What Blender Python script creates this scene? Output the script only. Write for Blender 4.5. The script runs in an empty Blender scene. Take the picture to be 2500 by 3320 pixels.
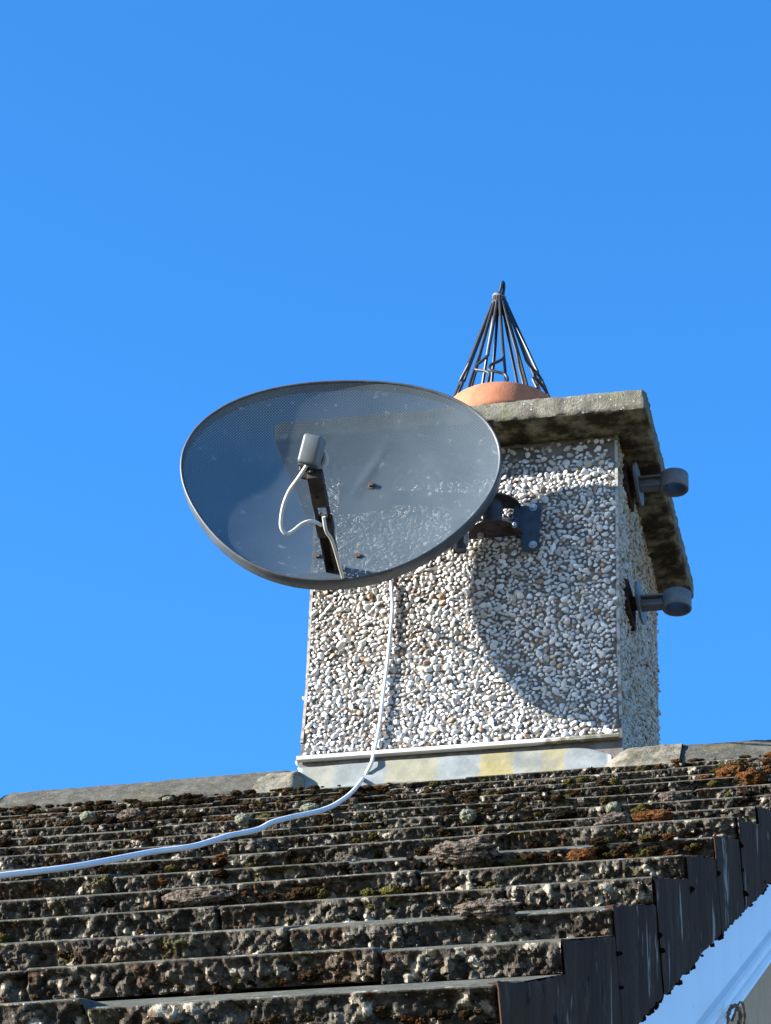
import bpy, bmesh, math, random
import numpy as np
from mathutils import Vector, Matrix, Euler
random.seed(7)
rng = np.random.default_rng(11)
sc = bpy.context.scene
col = sc.collection
R_ = math.radians

# ------------------------------------------------------------------ camera
FPX, TH, ROLL, PHI = 10385.196, 0.56474161, 0.03455086, 0.22462315      # focal length in photo pixels, pitch, roll, heading
CAM = np.array([1.65706698, -6.47623164, -3.52824579])
Fh = np.array([-math.sin(PHI), math.cos(PHI), 0.0]); Rt = np.array([math.cos(PHI), math.sin(PHI), 0.0]); Zu = np.array([0, 0, 1.0])
FW = math.cos(TH) * Fh + math.sin(TH) * Zu
U0 = -math.sin(TH) * Fh + math.cos(TH) * Zu
RX = math.cos(ROLL) * Rt + math.sin(ROLL) * U0
UP = -math.sin(ROLL) * Rt + math.cos(ROLL) * U0
cd = bpy.data.cameras.new('camera')
cam = bpy.data.objects.new('camera', cd)
col.objects.link(cam)
m = Matrix.Identity(4)
for i in range(3):
    m[i][0] = RX[i]; m[i][1] = UP[i]; m[i][2] = -FW[i]; m[i][3] = CAM[i]
cam.matrix_world = m
cd.sensor_fit = 'VERTICAL'
cd.sensor_height = 36.0
cd.lens = FPX / 3320.0 * 36.0
cd.clip_start = 0.1
cd.clip_end = 3000
sc.camera = cam

# ------------------------------------------------------------------ light
SUN = np.array([-2.30, -1.0, .97]); SUN /= np.linalg.norm(SUN)      # towards the sun
EL = math.asin(SUN[2]); AZ = math.atan2(SUN[0], SUN[1])
w = bpy.data.worlds.new('World'); sc.world = w
w.use_nodes = True
nt = w.node_tree; nt.nodes.clear()
sky = nt.nodes.new('ShaderNodeTexSky'); sky.sky_type = 'NISHITA'; sky.sun_disc = False
sky.sun_elevation = EL; sky.sun_rotation = AZ
sky.altitude = 200; sky.air_density = 1.0; sky.dust_density = 0.3; sky.ozone_density = 6.0
bg = nt.nodes.new('ShaderNodeBackground'); bg.inputs[1].default_value = 0.10
wo = nt.nodes.new('ShaderNodeOutputWorld')
hs = nt.nodes.new('ShaderNodeHueSaturation'); hs.inputs['Saturation'].default_value = 1.16
nt.links.new(sky.outputs[0], hs.inputs['Color']); nt.links.new(hs.outputs[0], bg.inputs[0]); nt.links.new(bg.outputs[0], wo.inputs[0])
sl = bpy.data.lights.new('sun', 'SUN'); sl.energy = 5.0; sl.angle = R_(0.5); sl.color = (1.0, 0.945, 0.875)
so = bpy.data.objects.new('sun', sl); col.objects.link(so)
so.rotation_euler = Vector((-SUN).tolist()).to_track_quat('-Z', 'Y').to_euler()
so.location = (-6, -4, 6)
sc.view_settings.view_transform = 'Standard'; sc.view_settings.look = 'None'
sc.view_settings.exposure = 2.04; sc.view_settings.gamma = 1.0
sc.cycles.max_bounces = 8
sc.cycles.transparent_max_bounces = 24

# ------------------------------------------------------------------ helpers
def ray_plane(px, py, n, p0):
    """point of a plane seen at a photo pixel (2500 x 3320)"""
    d = FW + RX * (px - 1250) / FPX - UP * (py - 1660) / FPX
    n = np.array(n, float)
    return CAM + d * (((np.array(p0) - CAM) @ n) / (d @ n))
def at_y(px, py, y): return ray_plane(px, py, (0, 1, 0), (0, y, 0))

def _hash(ix, iy, iz):
    h = (ix.astype(np.int64) * 374761393 + iy.astype(np.int64) * 668265263 + iz.astype(np.int64) * 2147483647) & 0xffffffff
    h = ((h ^ (h >> 13)) * 1274126177) & 0xffffffff
    return ((h ^ (h >> 16)) & 0xffff) / 65535.0
def vnoise(P):
    """value noise in -1..1 for an (n,3) array"""
    P = np.asarray(P, float); I = np.floor(P).astype(np.int64); f = P - I; f = f * f * (3 - 2 * f)
    r = 0
    for dx in (0, 1):
        for dy in (0, 1):
            for dz in (0, 1):
                wgt = (f[:, 0] if dx else 1 - f[:, 0]) * (f[:, 1] if dy else 1 - f[:, 1]) * (f[:, 2] if dz else 1 - f[:, 2])
                r = r + wgt * _hash(I[:, 0] + dx, I[:, 1] + dy, I[:, 2] + dz)
    return r * 2 - 1
def grains(X, Y, cell, seed):
    """domed grains of a broken concrete edge: (dome height 0..1, random per grain)"""
    x = X / cell; y = Y / cell; ix = np.floor(x).astype(np.int64); iy = np.floor(y).astype(np.int64)
    best = np.full(x.shape, 9.0); rnd = np.zeros(x.shape); z = np.full(x.shape, seed, np.int64)
    for dx in (-1, 0, 1):
        for dy in (-1, 0, 1):
            a, b = ix + dx, iy + dy
            rx_, ry_, rr = _hash(a, b, z), _hash(a, b, z + 7), _hash(a, b, z + 13)
            d = np.hypot(x - a - rx_, y - b - ry_) / (.55 + .75 * rr)
            m = d < best; best = np.where(m, d, best); rnd = np.where(m, _hash(a, b, z + 21), rnd)
    return np.clip(1 - best ** 2, 0, 1), rnd
def fbm(P, s, o=3):
    a, r, P = 1.0, 0, np.asarray(P) / s
    for k in range(o):
        r = r + a * vnoise(P + 17.3 * k); P = P * 2.03; a *= .5
    return r

ORIG = {}
def mesh_obj(name, V, F, mat, parent=None, smooth=False, colors=None, fmat=None, uv=None):
    """ONE mesh object from world-space vertices; a child is stored relative to its thing's base"""
    V = np.asarray(V, float)
    if parent is not None: V = V - ORIG[parent.name]
    me = bpy.data.meshes.new(name)
    me.from_pydata(V.tolist() if len(V) < 1000 else V, [], F)
    mats = mat if isinstance(mat, (list, tuple)) else [mat]
    for mm in mats: me.materials.append(mm)
    if fmat is not None: me.polygons.foreach_set('material_index', np.asarray(fmat, np.int32))
    if smooth is True: me.polygons.foreach_set('use_smooth', np.ones(len(me.polygons), bool))
    elif smooth is not False: me.polygons.foreach_set('use_smooth', np.asarray(smooth, bool))
    if colors is not None:
        a = me.color_attributes.new('tone', 'FLOAT_COLOR', 'POINT')
        c4 = np.ones((len(V), 4), np.float32); c4[:, :3] = colors
        a.data.foreach_set('color', c4.ravel())
    if uv is not None:
        l = me.uv_layers.new(name='flat')
        vi = np.empty(len(me.loops), np.int32); me.loops.foreach_get('vertex_index', vi)
        l.data.foreach_set('uv', np.asarray(uv, np.float32)[vi].ravel())
    me.validate(); me.update()
    o = bpy.data.objects.new(name, me); col.objects.link(o)
    if parent is not None:
        o.parent = parent; ORIG[o.name] = ORIG[parent.name]
    else: ORIG[o.name] = np.zeros(3)
    return o
def thing(name, loc, label, cat, group=None):
    o = bpy.data.objects.new(name, None); o.empty_display_size = .05; col.objects.link(o)
    o.location = loc; ORIG[o.name] = np.array(loc, float)
    o['label'] = label; o['category'] = cat
    if group: o['group'] = group
    return o
class MB:
    """collects shapes for one mesh"""
    def __init__(s): s.v = []; s.f = []
    def add(s, V, F):
        b = len(s.v); s.v += [tuple(map(float, p)) for p in V]; s.f += [tuple(i + b for i in f) for f in F]; return s
    def bm(s, bm):
        bm.verts.index_update(); s.add([v.co[:] for v in bm.verts], [[v.index for v in f.verts] for f in bm.faces]); bm.free(); return s
    def box(s, lo, hi, bev=0.0, M=None, seg=2):
        b = bmesh.new(); bmesh.ops.create_cube(b, size=1.0)
        for v in b.verts: v.co = Vector([lo[i] + (v.co[i] + .5) * (hi[i] - lo[i]) for i in range(3)])
        if bev: bmesh.ops.bevel(b, geom=b.edges[:], offset=bev, segments=seg, affect='EDGES', profile=.5)
        if M is not None: b.transform(M)
        return s.bm(b)
    def cyl(s, p0, p1, r0, r1=None, n=16, caps=True, bev=0.0):
        p0 = np.array(p0, float); p1 = np.array(p1, float); r1 = r0 if r1 is None else r1
        d = p1 - p0; d /= np.linalg.norm(d); a = np.cross(d, (0, 0, 1.) if abs(d[2]) < .9 else (1., 0, 0)); a /= np.linalg.norm(a); b = np.cross(d, a)
        prof = [(0, r0), (1, r1)] if not bev else [(0, r0 - bev), (bev / np.linalg.norm(p1 - p0), r0), (1 - bev / np.linalg.norm(p1 - p0), r1), (1, r1 - bev)]
        V = [p0 + (p1 - p0) * t + r * (math.cos(2 * math.pi * i / n) * a + math.sin(2 * math.pi * i / n) * b) for t, r in prof for i in range(n)]
        F = [(k * n + i, k * n + (i + 1) % n, (k + 1) * n + (i + 1) % n, (k + 1) * n + i) for k in range(len(prof) - 1) for i in range(n)]
        if caps: F += [tuple(range(n))[::-1], tuple(range((len(prof) - 1) * n, len(prof) * n))]
        return s.add(V, F)
    def tube(s, pts, r, n=8, sub=6, wob=0):
        P = catmull(np.array(pts, float), sub) if sub > 1 else np.array(pts, float)
        T = np.gradient(P, axis=0); T /= np.linalg.norm(T, axis=1)[:, None]
        nrm = np.cross(T[0], (0, 0, 1.)); 
        if np.linalg.norm(nrm) < .1: nrm = np.cross(T[0], (1., 0, 0))
        V = []
        for i in range(len(P)):
            nrm = nrm - T[i] * (nrm @ T[i]); nrm /= np.linalg.norm(nrm); b = np.cross(T[i], nrm)
            rr = r * (1 + wob * math.sin(i * 1.7) * math.cos(i * .37))
            V += [P[i] + rr * (math.cos(2 * math.pi * k / n) * nrm + math.sin(2 * math.pi * k / n) * b) for k in range(n)]
        m_ = len(P)
        F = [(i * n + k, i * n + (k + 1) % n, (i + 1) * n + (k + 1) % n, (i + 1) * n + k) for i in range(m_ - 1) for k in range(n)]
        F += [tuple(range(n))[::-1], tuple(range((m_ - 1) * n, m_ * n))]
        return s.add(V, F)
    def lathe(s, prof, c, n=48, closed=False):
        c = np.array(c, float); k = len(prof)
        V = [c + (r * math.cos(2 * math.pi * i / n), r * math.sin(2 * math.pi * i / n), z) for r, z in prof for i in range(n)]
        F = [(j * n + i, j * n + (i + 1) % n, (j + 1) % k * n + (i + 1) % n, (j + 1) % k * n + i) for j in range(k if closed else k - 1) for i in range(n)]
        return s.add(V, F)
    def prism(s, poly, ax, d0, d1):
        """poly of 2-D points extruded along axis ax from d0 to d1"""
        n = len(poly); o = [i for i in range(3) if i != ax]; V = []
        for d in (d0, d1):
            for p in poly:
                q = [0, 0, 0]; q[ax] = d; q[o[0]] = p[0]; q[o[1]] = p[1]; V.append(q)
        F = [(i, (i + 1) % n, n + (i + 1) % n, n + i) for i in range(n)] + [tuple(range(n))[::-1], tuple(range(n, 2 * n))]
        return s.add(V, F)
    def build(s, name, mat, parent=None, smooth=False):
        o = mesh_obj(name, s.v, s.f, mat, parent, False)
        b = bmesh.new(); b.from_mesh(o.data); bmesh.ops.recalc_face_normals(b, faces=b.faces[:]); b.to_mesh(o.data); b.free()
        if smooth == 'auto' or smooth is True:
            o.data.polygons.foreach_set('use_smooth', np.ones(len(o.data.polygons), bool))
            try: o.data.set_sharp_from_angle(angle=R_(38))
            except Exception: pass
        return o
def catmull(P, sub):
    Q = np.vstack([2 * P[0] - P[1], P, 2 * P[-1] - P[-2]]); out = []
    for i in range(1, len(Q) - 2):
        for t in np.linspace(0, 1, sub, endpoint=False):
            a, b, c, d = Q[i - 1:i + 3]
            out.append(.5 * (2 * b + (c - a) * t + (2 * a - 5 * b + 4 * c - d) * t * t + (3 * b - a - 3 * c + d) * t ** 3))
    return np.array(out + [P[-1]])
def grid_faces(nr, nc, base=0):
    i, j = np.meshgrid(np.arange(nr - 1), np.arange(nc - 1), indexing='ij')
    a = base + i * nc + j
    return np.stack([a, a + 1, a + nc + 1, a + nc], -1).reshape(-1, 4)

_ico = {}
def ico(sub):
    if sub not in _ico:
        b = bmesh.new(); bmesh.ops.create_icosphere(b, subdivisions=sub, radius=1.0); b.verts.index_update()
        _ico[sub] = (np.array([v.co[:] for v in b.verts]), np.array([[v.index for v in f.verts] for f in b.faces])); b.free()
    return _ico[sub]

# ------------------------------------------------------------------ materials
class NM:
    """tiny node-graph helper"""
    def __init__(s, name, rough=.8, spec=.3, metal=0.0):
        s.m = bpy.data.materials.new(name); s.m.use_nodes = True; s.t = s.m.node_tree; s.n = s.t.nodes
        s.b = s.n['Principled BSDF']; s.out = s.n['Material Output']
        s.b.inputs['Roughness'].default_value = rough; s.b.inputs['Specular IOR Level'].default_value = spec; s.b.inputs['Metallic'].default_value = metal
        g = s.n.new('ShaderNodeNewGeometry'); s.pos = g.outputs['Position']; s.nor = g.outputs['Normal']
        tc = s.n.new('ShaderNodeTexCoord'); s.objc = tc.outputs['Object']
    def link(s, a, b): s.t.links.new(a, b)
    def setin(s, sock, v):
        if isinstance(v, bpy.types.NodeSocket): s.link(v, sock)
        elif isinstance(v, (tuple, list)): sock.default_value = (*v, 1.0)[:len(sock.default_value)]
        else: sock.default_value = v
    def noise(s, scale, detail=4, rough=.6, vec=None, dist=0.0):
        n = s.n.new('ShaderNodeTexNoise'); n.inputs['Scale'].default_value = scale; n.inputs['Detail'].default_value = detail
        n.inputs['Roughness'].default_value = rough; n.inputs['Distortion'].default_value = dist; s.link(vec or s.pos, n.inputs['Vector']); return n.outputs['Fac']
    def vor(s, scale, vec=None, feat='F1', rnd=1.0):
        n = s.n.new('ShaderNodeTexVoronoi'); n.feature = feat; n.inputs['Scale'].default_value = scale; n.inputs['Randomness'].default_value = rnd
        s.link(vec or s.pos, n.inputs['Vector']); return n.outputs['Distance']
    def ramp(s, fac, lo, hi, a=0.0, b=1.0):
        n = s.n.new('ShaderNodeMapRange'); n.interpolation_type = 'SMOOTHSTEP'; s.link(fac, n.inputs['Value'])
        for k, v in (('From Min', lo), ('From Max', hi), ('To Min', a), ('To Max', b)): n.inputs[k].default_value = v
        return n.outputs['Result']
    def mix(s, fac, a, b, mode='MIX'):
        n = s.n.new('ShaderNodeMix'); n.data_type = 'RGBA'; n.blend_type = mode
        s.setin(n.inputs[0], fac); s.setin(n.inputs[6], a); s.setin(n.inputs[7], b); return n.outputs[2]
    def math(s, op, a, b=0.0):
        n = s.n.new('ShaderNodeMath'); n.operation = op; s.setin(n.inputs[0], a); s.setin(n.inputs[1], b); return n.outputs[0]
    def scale(s, v, vec=None):
        n = s.n.new('ShaderNodeMapping'); n.inputs['Scale'].default_value = v; s.link(vec or s.pos, n.inputs['Vector']); return n.outputs[0]
    def attr(s, name):
        n = s.n.new('ShaderNodeAttribute'); n.attribute_name = name; return n.outputs['Color']
    def sep(s, vec, k):
        n = s.n.new('ShaderNodeSeparateXYZ'); s.link(vec, n.inputs[0]); return n.outputs[k]
    def bump(s, h, dist=.002, strength=.6):
        n = s.n.new('ShaderNodeBump'); n.inputs['Distance'].default_value = dist; n.inputs['Strength'].default_value = strength
        s.link(h, n.inputs['Height']); s.link(n.outputs[0], s.b.inputs['Normal'])
    def color(s, c, g=.80): s.setin(s.b.inputs['Base Color'], s.mix(1.0, c, (g, g, g), 'MULTIPLY')); return s.m

def M_plain(name, c, rough=.6, spec=.4, metal=0.0, var=.25, sc_=60, bump=0.0):
    k = NM(name, rough, spec, metal)
    f = k.ramp(k.noise(sc_, 5), .3, .7)
    r = k.color(k.mix(f, tuple(x * (1 - var) for x in c), tuple(min(1, x * (1 + var)) for x in c)))
    if bump: k.bump(k.noise(sc_ * 4, 3), bump)
    return r

# --- render of the chimney
k = NM('mortar_front', .95, .1)
c = k.mix(k.ramp(k.noise(14, 4), .35, .7), (.11, .10, .088), (.20, .187, .17))
c = k.mix(k.ramp(k.noise(40, 4), .56, .75), c, (.10, .085, .065))
c = k.mix(k.ramp(k.noise(9, 3), .62, .75), c, (.24, .20, .12))
k.color(c); k.bump(k.noise(220, 4), .002); MORTAR = k.m
k = NM('mortar_side', .95, .1)
c = k.mix(k.ramp(k.noise(22, 4), .35, .7), (.36, .345, .30), (.52, .51, .46))
c = k.mix(k.ramp(k.noise(30, 5), .58, .72), c, (.22, .17, .10))
top = k.math('MULTIPLY', k.ramp(k.sep(k.pos, 2), .45, .84), k.ramp(k.noise(7, 4), .38, .6))
c = k.mix(top, c, (.33, .22, .10))
k.color(c); k.bump(k.noise(160, 4), .004); MORTAR_SIDE = k.m
k = NM('pebble', .55, .35)
c = k.mix(k.ramp(k.noise(300, 3), .35, .7), k.attr('tone'), k.mix(.5, k.attr('tone'), (.50, .485, .45)))
c = k.mix(k.ramp(k.noise(26, 4), .60, .78, 0, .75), c, (.22, .18, .13))
k.color(c); PEBBLE = k.m
k = NM('pebble_cream', .8, .2)
c = k.mix(k.ramp(k.noise(40, 4), .45, .7), k.attr('tone'), (.48, .465, .40))
top = k.math('MULTIPLY', k.ramp(k.sep(k.pos, 2), .45, .84), k.ramp(k.noise(7, 4), .38, .6))
c = k.mix(top, c, (.36, .25, .13))
k.color(c); PEBBLE_CREAM = k.m
# --- coping slab
def cap_mat(name, dark):
    k = NM(name, .95, .1)
    c = k.mix(k.ramp(k.noise(30, 5), .35, .68), (.125, .116, .092), (.245, .232, .19))
    c = k.mix(k.ramp(k.noise(60, 5, .7), .50, .68), c, (.11, .105, .06))
    c = k.mix(k.ramp(k.vor(55), .16, .06), c, (.52, .50, .45))
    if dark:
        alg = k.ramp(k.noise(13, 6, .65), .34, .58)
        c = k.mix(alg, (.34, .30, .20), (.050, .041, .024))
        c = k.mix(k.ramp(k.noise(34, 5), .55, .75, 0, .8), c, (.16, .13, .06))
    else:
        c = k.mix(k.ramp(k.noise(11, 4), .52, .72, 0, .8), c, (.16, .165, .09))
    k.color(c); k.bump(k.noise(150, 5, .7), .006, .8); return k.m
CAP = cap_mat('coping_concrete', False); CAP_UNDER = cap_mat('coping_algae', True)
k = NM('terracotta', .85, .2)
c = k.mix(k.ramp(k.noise(25, 4), .3, .7), (.36, .135, .070), (.44, .185, .100))
c = k.mix(k.ramp(k.noise(60, 4), .60, .75, 0, .7), c, (.30, .10, .06))
k.color(c); k.bump(k.noise(200, 3), .001); TERRA = k.m
k = NM('lead', .55, .4)
c = k.mix(k.ramp(k.noise(18, 4), .3, .7), (.165, .185, .180), (.24, .262, .255))
x_ = k.math('ADD', k.sep(k.pos, 0), k.math('MULTIPLY', k.noise(30, 3), .03))
for x0, x1, st in ((.225, .345, .40), (.445, .525, .85), (.54, .575, .3), (.585, .64, .65), (.03, .10, .25)):
    f_ = k.math('MULTIPLY', k.ramp(x_, x0 - .006, x0 + .008), k.ramp(x_, x1 + .008, x1 - .006))
    c = k.mix(k.math('MULTIPLY', f_, st), c, (.30, .245, .085))
c = k.mix(k.ramp(k.noise(11, 5, .65), .5, .7, 0, .6), c, (.13, .14, .13))
c = k.mix(k.ramp(k.noise(45, 4), .62, .74, 0, .6), c, (.20, .20, .15))
k.color(c); k.bump(k.noise(30, 3), .003); LEAD = k.m
k = NM('drip_bead_plastic', .5, .4)
f = k.math('ADD', k.ramp(k.sep(k.pos, 0), .42, .70, 0, .35), k.math('MULTIPLY', k.noise(35, 4), .6))
k.color(k.mix(k.ramp(f, .46, .64), (.74, .73, .70), (.17, .155, .10))); BEAD = k.m
# --- roof
def tile_mat(name, kind):
    k = NM(name, .95, .04)
    if kind == 'butt':
        c = k.mix(k.ramp(k.noise(330, 3, .7), .35, .65, 0, .8), k.attr('tone'), k.mix(.6, k.attr('tone'), (.05, .045, .04)))
        c = k.mix(k.ramp(k.noise(26, 4), .47, .62, 0, .70), c, (.022, .018, .014))
        c = k.mix(k.ramp(k.noise(13, 4), .54, .66, 0, .75), c, k.mix(k.ramp(k.noise(200, 3), .4, .6), (.03, .015, .008), (.095, .060, .036)))
        c = k.mix(k.ramp(k.noise(15, 4, .6, k.scale((1, 1.3, 1.7))), .58, .69, 0, .8), c, k.mix(k.ramp(k.noise(220, 3), .4, .6), (.02, .017, .006), (.11, .090, .030)))
        c = k.mix(k.math('MULTIPLY', k.ramp(k.vor(210), .20, .10), k.ramp(k.noise(40, 3), .48, .58)), c, (.42, .395, .36))
        k.bump(k.noise(420, 3, .7), .0025, .8)
    elif kind == 'top':
        c = k.mix(k.ramp(k.noise(30, 5), .35, .7), (.062, .066, .052), (.112, .115, .096))
        c = k.mix(k.ramp(k.noise(16, 4), .56, .68, 0, .8), c, (.075, .055, .035))
        c = k.mix(k.ramp(k.noise(110, 4), .56, .7, 0, .8), c, (.30, .30, .27))
        k.bump(k.noise(300, 4), .0015)
    else:   # smooth verge flange
        v = k.scale((26, 26, 5))
        c = k.mix(k.ramp(k.noise(1, 5, .6, v), .3, .7), (.036, .020, .012), (.064, .037, .023))
        c = k.mix(k.ramp(k.noise(60, 4), .54, .70, 0, .8), c, (.035, .027, .02))
        c = k.mix(k.ramp(k.noise(18, 5, .7), .54, .68, 0, .6), c, (.090, .062, .044))
        st = k.math('MULTIPLY', k.ramp(k.noise(1, 3, .5, k.scale((24, 24, 4.5)), .9), .60, .66), k.ramp(k.noise(7, 3), .47, .55))
        c = k.mix(k.math('MULTIPLY', st, .75), c, (.34, .31, .27))
        c = k.mix(k.ramp(k.noise(24, 4), .64, .68), c, (.012, .010, .008))
        k.bump(k.noise(150, 4), .0015)
    k.color(c); return k.m
BUTT = tile_mat('tile_butt', 'butt'); TTOP = tile_mat('tile_top', 'top'); VERGE = tile_mat('verge_flange', 'verge')
k = NM('ridge_concrete', .95, .1)
c = k.mix(k.ramp(k.noise(40, 5, .65), .35, .7), (.058, .056, .045), (.108, .104, .086))
c = k.mix(k.ramp(k.noise(10, 4), .58, .7, 0, .7), c, (.12, .10, .045))
c = k.mix(k.ramp(k.noise(130, 4), .60, .72, 0, .7), c, (.26, .25, .22))
k.color(c); k.bump(k.noise(180, 4), .003); RIDGE = k.m
k = NM('mossy_mortar', .95, .1)
c = k.mix(k.ramp(k.noise(26, 5), .4, .65), (.20, .185, .145), (.095, .09, .062))
c = k.mix(k.ramp(k.noise(60, 4), .56, .7), c, (.07, .06, .03))
k.color(c); k.bump(k.noise(110, 5), .006); FILLET = k.m
k = NM('moss_tone', 1.0, .02)
c = k.mix(k.ramp(k.noise(420, 3, .7), .40, .62), k.mix(.75, k.attr('tone'), (.004, .003, .002)), k.attr('tone'))
k.color(c); k.bump(k.noise(420, 3), .004, 1.0); MOSS = k.m
k = NM('cushion_moss', 1.0, .03)
c = k.mix(k.ramp(k.noise(240, 4, .7), .35, .65), (.085, .095, .055), (.25, .25, .19))
c = k.mix(k.ramp(k.noise(30, 4), .55, .75, 0, .6), c, (.34, .29, .25))
k.color(c); k.bump(k.noise(500, 3), .003, 1.0); CUSHION = k.m
k = NM('crusted_moss', 1.0, .03)
c = k.mix(k.ramp(k.noise(150, 4, .7), .38, .62), (.028, .021, .015), (.19, .155, .125))
k.color(c); k.bump(k.noise(330, 4), .005, 1.0); CRUST = k.m
k = NM('rust_moss', 1.0, .03)
c = k.mix(k.ramp(k.noise(170, 4, .7), .38, .64), (.035, .018, .008), (.20, .080, .028))
k.color(c); k.bump(k.noise(420, 4), .005, 1.0); RUST_MOSS = k.m
# --- white trim and walls
k = NM('white_upvc', .35, .5)
c = k.mix(k.ramp(k.noise(6, 3), .3, .7), (.80, .77, .72), (.86, .83, .78))
for (px, py) in ((2402, 3098), (2249, 3262)):      # two small dirty marks
    q = ray_plane(px, py, (1, 0, 0), (1.218, 0, 0))
    n = k.n.new('ShaderNodeVectorMath'); n.operation = 'DISTANCE'; k.link(k.scale((1, 1, .6)), n.inputs[0]); n.inputs[1].default_value = (q[0], q[1], q[2] * .6)
    d = k.math('ADD', n.outputs['Value'], k.math('MULTIPLY', k.noise(400, 2), .003))
    c = k.mix(k.ramp(d, .0042, .0026), c, (.22, .21, .15))
k.color(c); UPVC = k.m
WALL = M_plain('tan_render', (.50, .345, .21), .95, .1, 0, .08, 20, .002)
# --- dish
k = NM('perforated_dish', .42, .45)
uvn = k.n.new('ShaderNodeUVMap'); uvn.uv_map = 'flat'
mp = k.n.new('ShaderNodeMapping'); mp.inputs['Rotation'].default_value = (0, 0, R_(45)); k.link(uvn.outputs[0], mp.inputs[0])
hole = k.n.new('ShaderNodeTexVoronoi'); hole.voronoi_dimensions = '2D'; hole.inputs['Scale'].default_value = 1 / .0051; hole.inputs['Randomness'].default_value = 0
k.link(mp.outputs[0], hole.inputs['Vector'])
solid = k.ramp(hole.outputs['Distance'], .15, .17)
c = k.mix(k.ramp(k.noise(7, 4), .3, .7), (.050, .070, .082), (.068, .090, .102))
c = k.mix(k.ramp(k.noise(50, 4), .62, .72, 0, .5), c, (.24, .25, .25))
k.color(c)
tr = k.n.new('ShaderNodeBsdfTransparent'); mx = k.n.new('ShaderNodeMixShader')
k.link(solid, mx.inputs[0]); k.link(tr.outputs[0], mx.inputs[1]); k.link(k.b.outputs[0], mx.inputs[2]); k.link(mx.outputs[0], k.out.inputs['Surface'])
DISH = k.m
RIMM = M_plain('dish_rim_paint', (.058, .066, .074), .5, .4, 0, .3, 30)
ARMM = M_plain('weathered_arm', (.030, .025, .022), .75, .2, 0, .5, 45, .0006)
k = NM('bracket_steel', .6, .35)
c = k.mix(k.ramp(k.noise(40, 4), .4, .65), (.028, .034, .048), (.050, .058, .075))
k.color(k.mix(k.ramp(k.noise(22, 5), .52, .68), c, (.085, .050, .034))); BRK = k.m
BLUEP = M_plain('wall_plate_paint', (.035, .050, .075), .55, .4, 0, .3, 40)
ZINC = M_plain('zinc_bolt', (.45, .47, .50), .45, .5, .6, .3, 120)
RUSTB = M_plain('rusty_bolt', (.095, .070, .055), .7, .3, .2, .5, 200)
LNBG = M_plain('lnb_plastic', (.105, .118, .125), .5, .4, 0, .12, 30)
LNBW = M_plain('lnb_cap', (.40, .39, .36), .5, .4, 0, .1, 50)
BLACK = M_plain('black_plastic', (.02, .02, .022), .6, .3, 0, .3, 50)
WIREM = M_plain('black_wire', (.014, .013, .013), .5, .45, .0, .5, 90, .0004)
GALV = M_plain('grey_cast_metal', (.125, .135, .142), .6, .4, .1, .15, 60, .0005)
PACK = M_plain('rotten_packer', (.055, .028, .022), .9, .15, 0, .6, 60, .002)
WCAB = M_plain('white_cable_sheath', (.72, .73, .74), .4, .5, 0, .06, 25)
GCAB = M_plain('grey_cable_sheath', (.52, .50, .45), .5, .4, 0, .15, 40)
TWIG = M_plain('dry_stalk', (.22, .165, .12), .9, .1, 0, .5, 200)

# ------------------------------------------------------------------ dimensions (metres; chimney's front left foot is the origin)
W, D, H = .75, .7235, .844
CT, OV, OVF = .060, .089, .108
PITCH, YR, ZR = .52467, -.2381, -.1996
XV, GA, XO, TT = 1.2475, .361, 4.6264, .0294
SL = np.array([0, -math.cos(PITCH), -math.sin(PITCH)]); NR = np.array([0, -math.sin(PITCH), math.cos(PITCH)])
P0 = np.array([0, YR, ZR])
def RP(x, kk, h):
    """roof coordinates (along ridge, down the slope, out of the slope) -> world"""
    x = np.asarray(x, float); kk = np.asarray(kk, float); h = np.asarray(h, float)
    return P0 + np.stack([x + 0 * kk + 0 * h, 0 * x, 0 * x], -1) * 1.0 + kk[..., None] * SL + h[..., None] * NR if x.ndim or kk.ndim or h.ndim else P0 + np.array([float(x), 0, 0]) + float(kk) * SL + float(h) * NR
GZ = -5.13
YC, ZC = .03, -.014       # ridge crest

# ------------------------------------------------------------------ ground
g = MB().add([(-400, -400, GZ), (400, -400, GZ), (400, 400, GZ), (-400, 400, GZ)], [(0, 1, 2, 3)])
k = NM('ground_gravel', 1, .1)
k.color(k.mix(k.ramp(k.noise(2, 6), .35, .65), (.20, .165, .12), (.27, .225, .17)))
go = g.build('ground', k.m); go['kind'] = 'structure'

# ------------------------------------------------------------------ house
house = thing('house', (-4, 0, GZ), 'low house under a mossy grey tiled roof, with a pebbledashed chimney and white bargeboard', 'house')
EK = 5.35                                   # eaves distance down the slope
EY, EZ = (P0 + SL * EK)[1], (P0 + SL * EK)[2]
BY = 2 * YC - EY                            # back eaves
XL = -9.0
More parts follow.
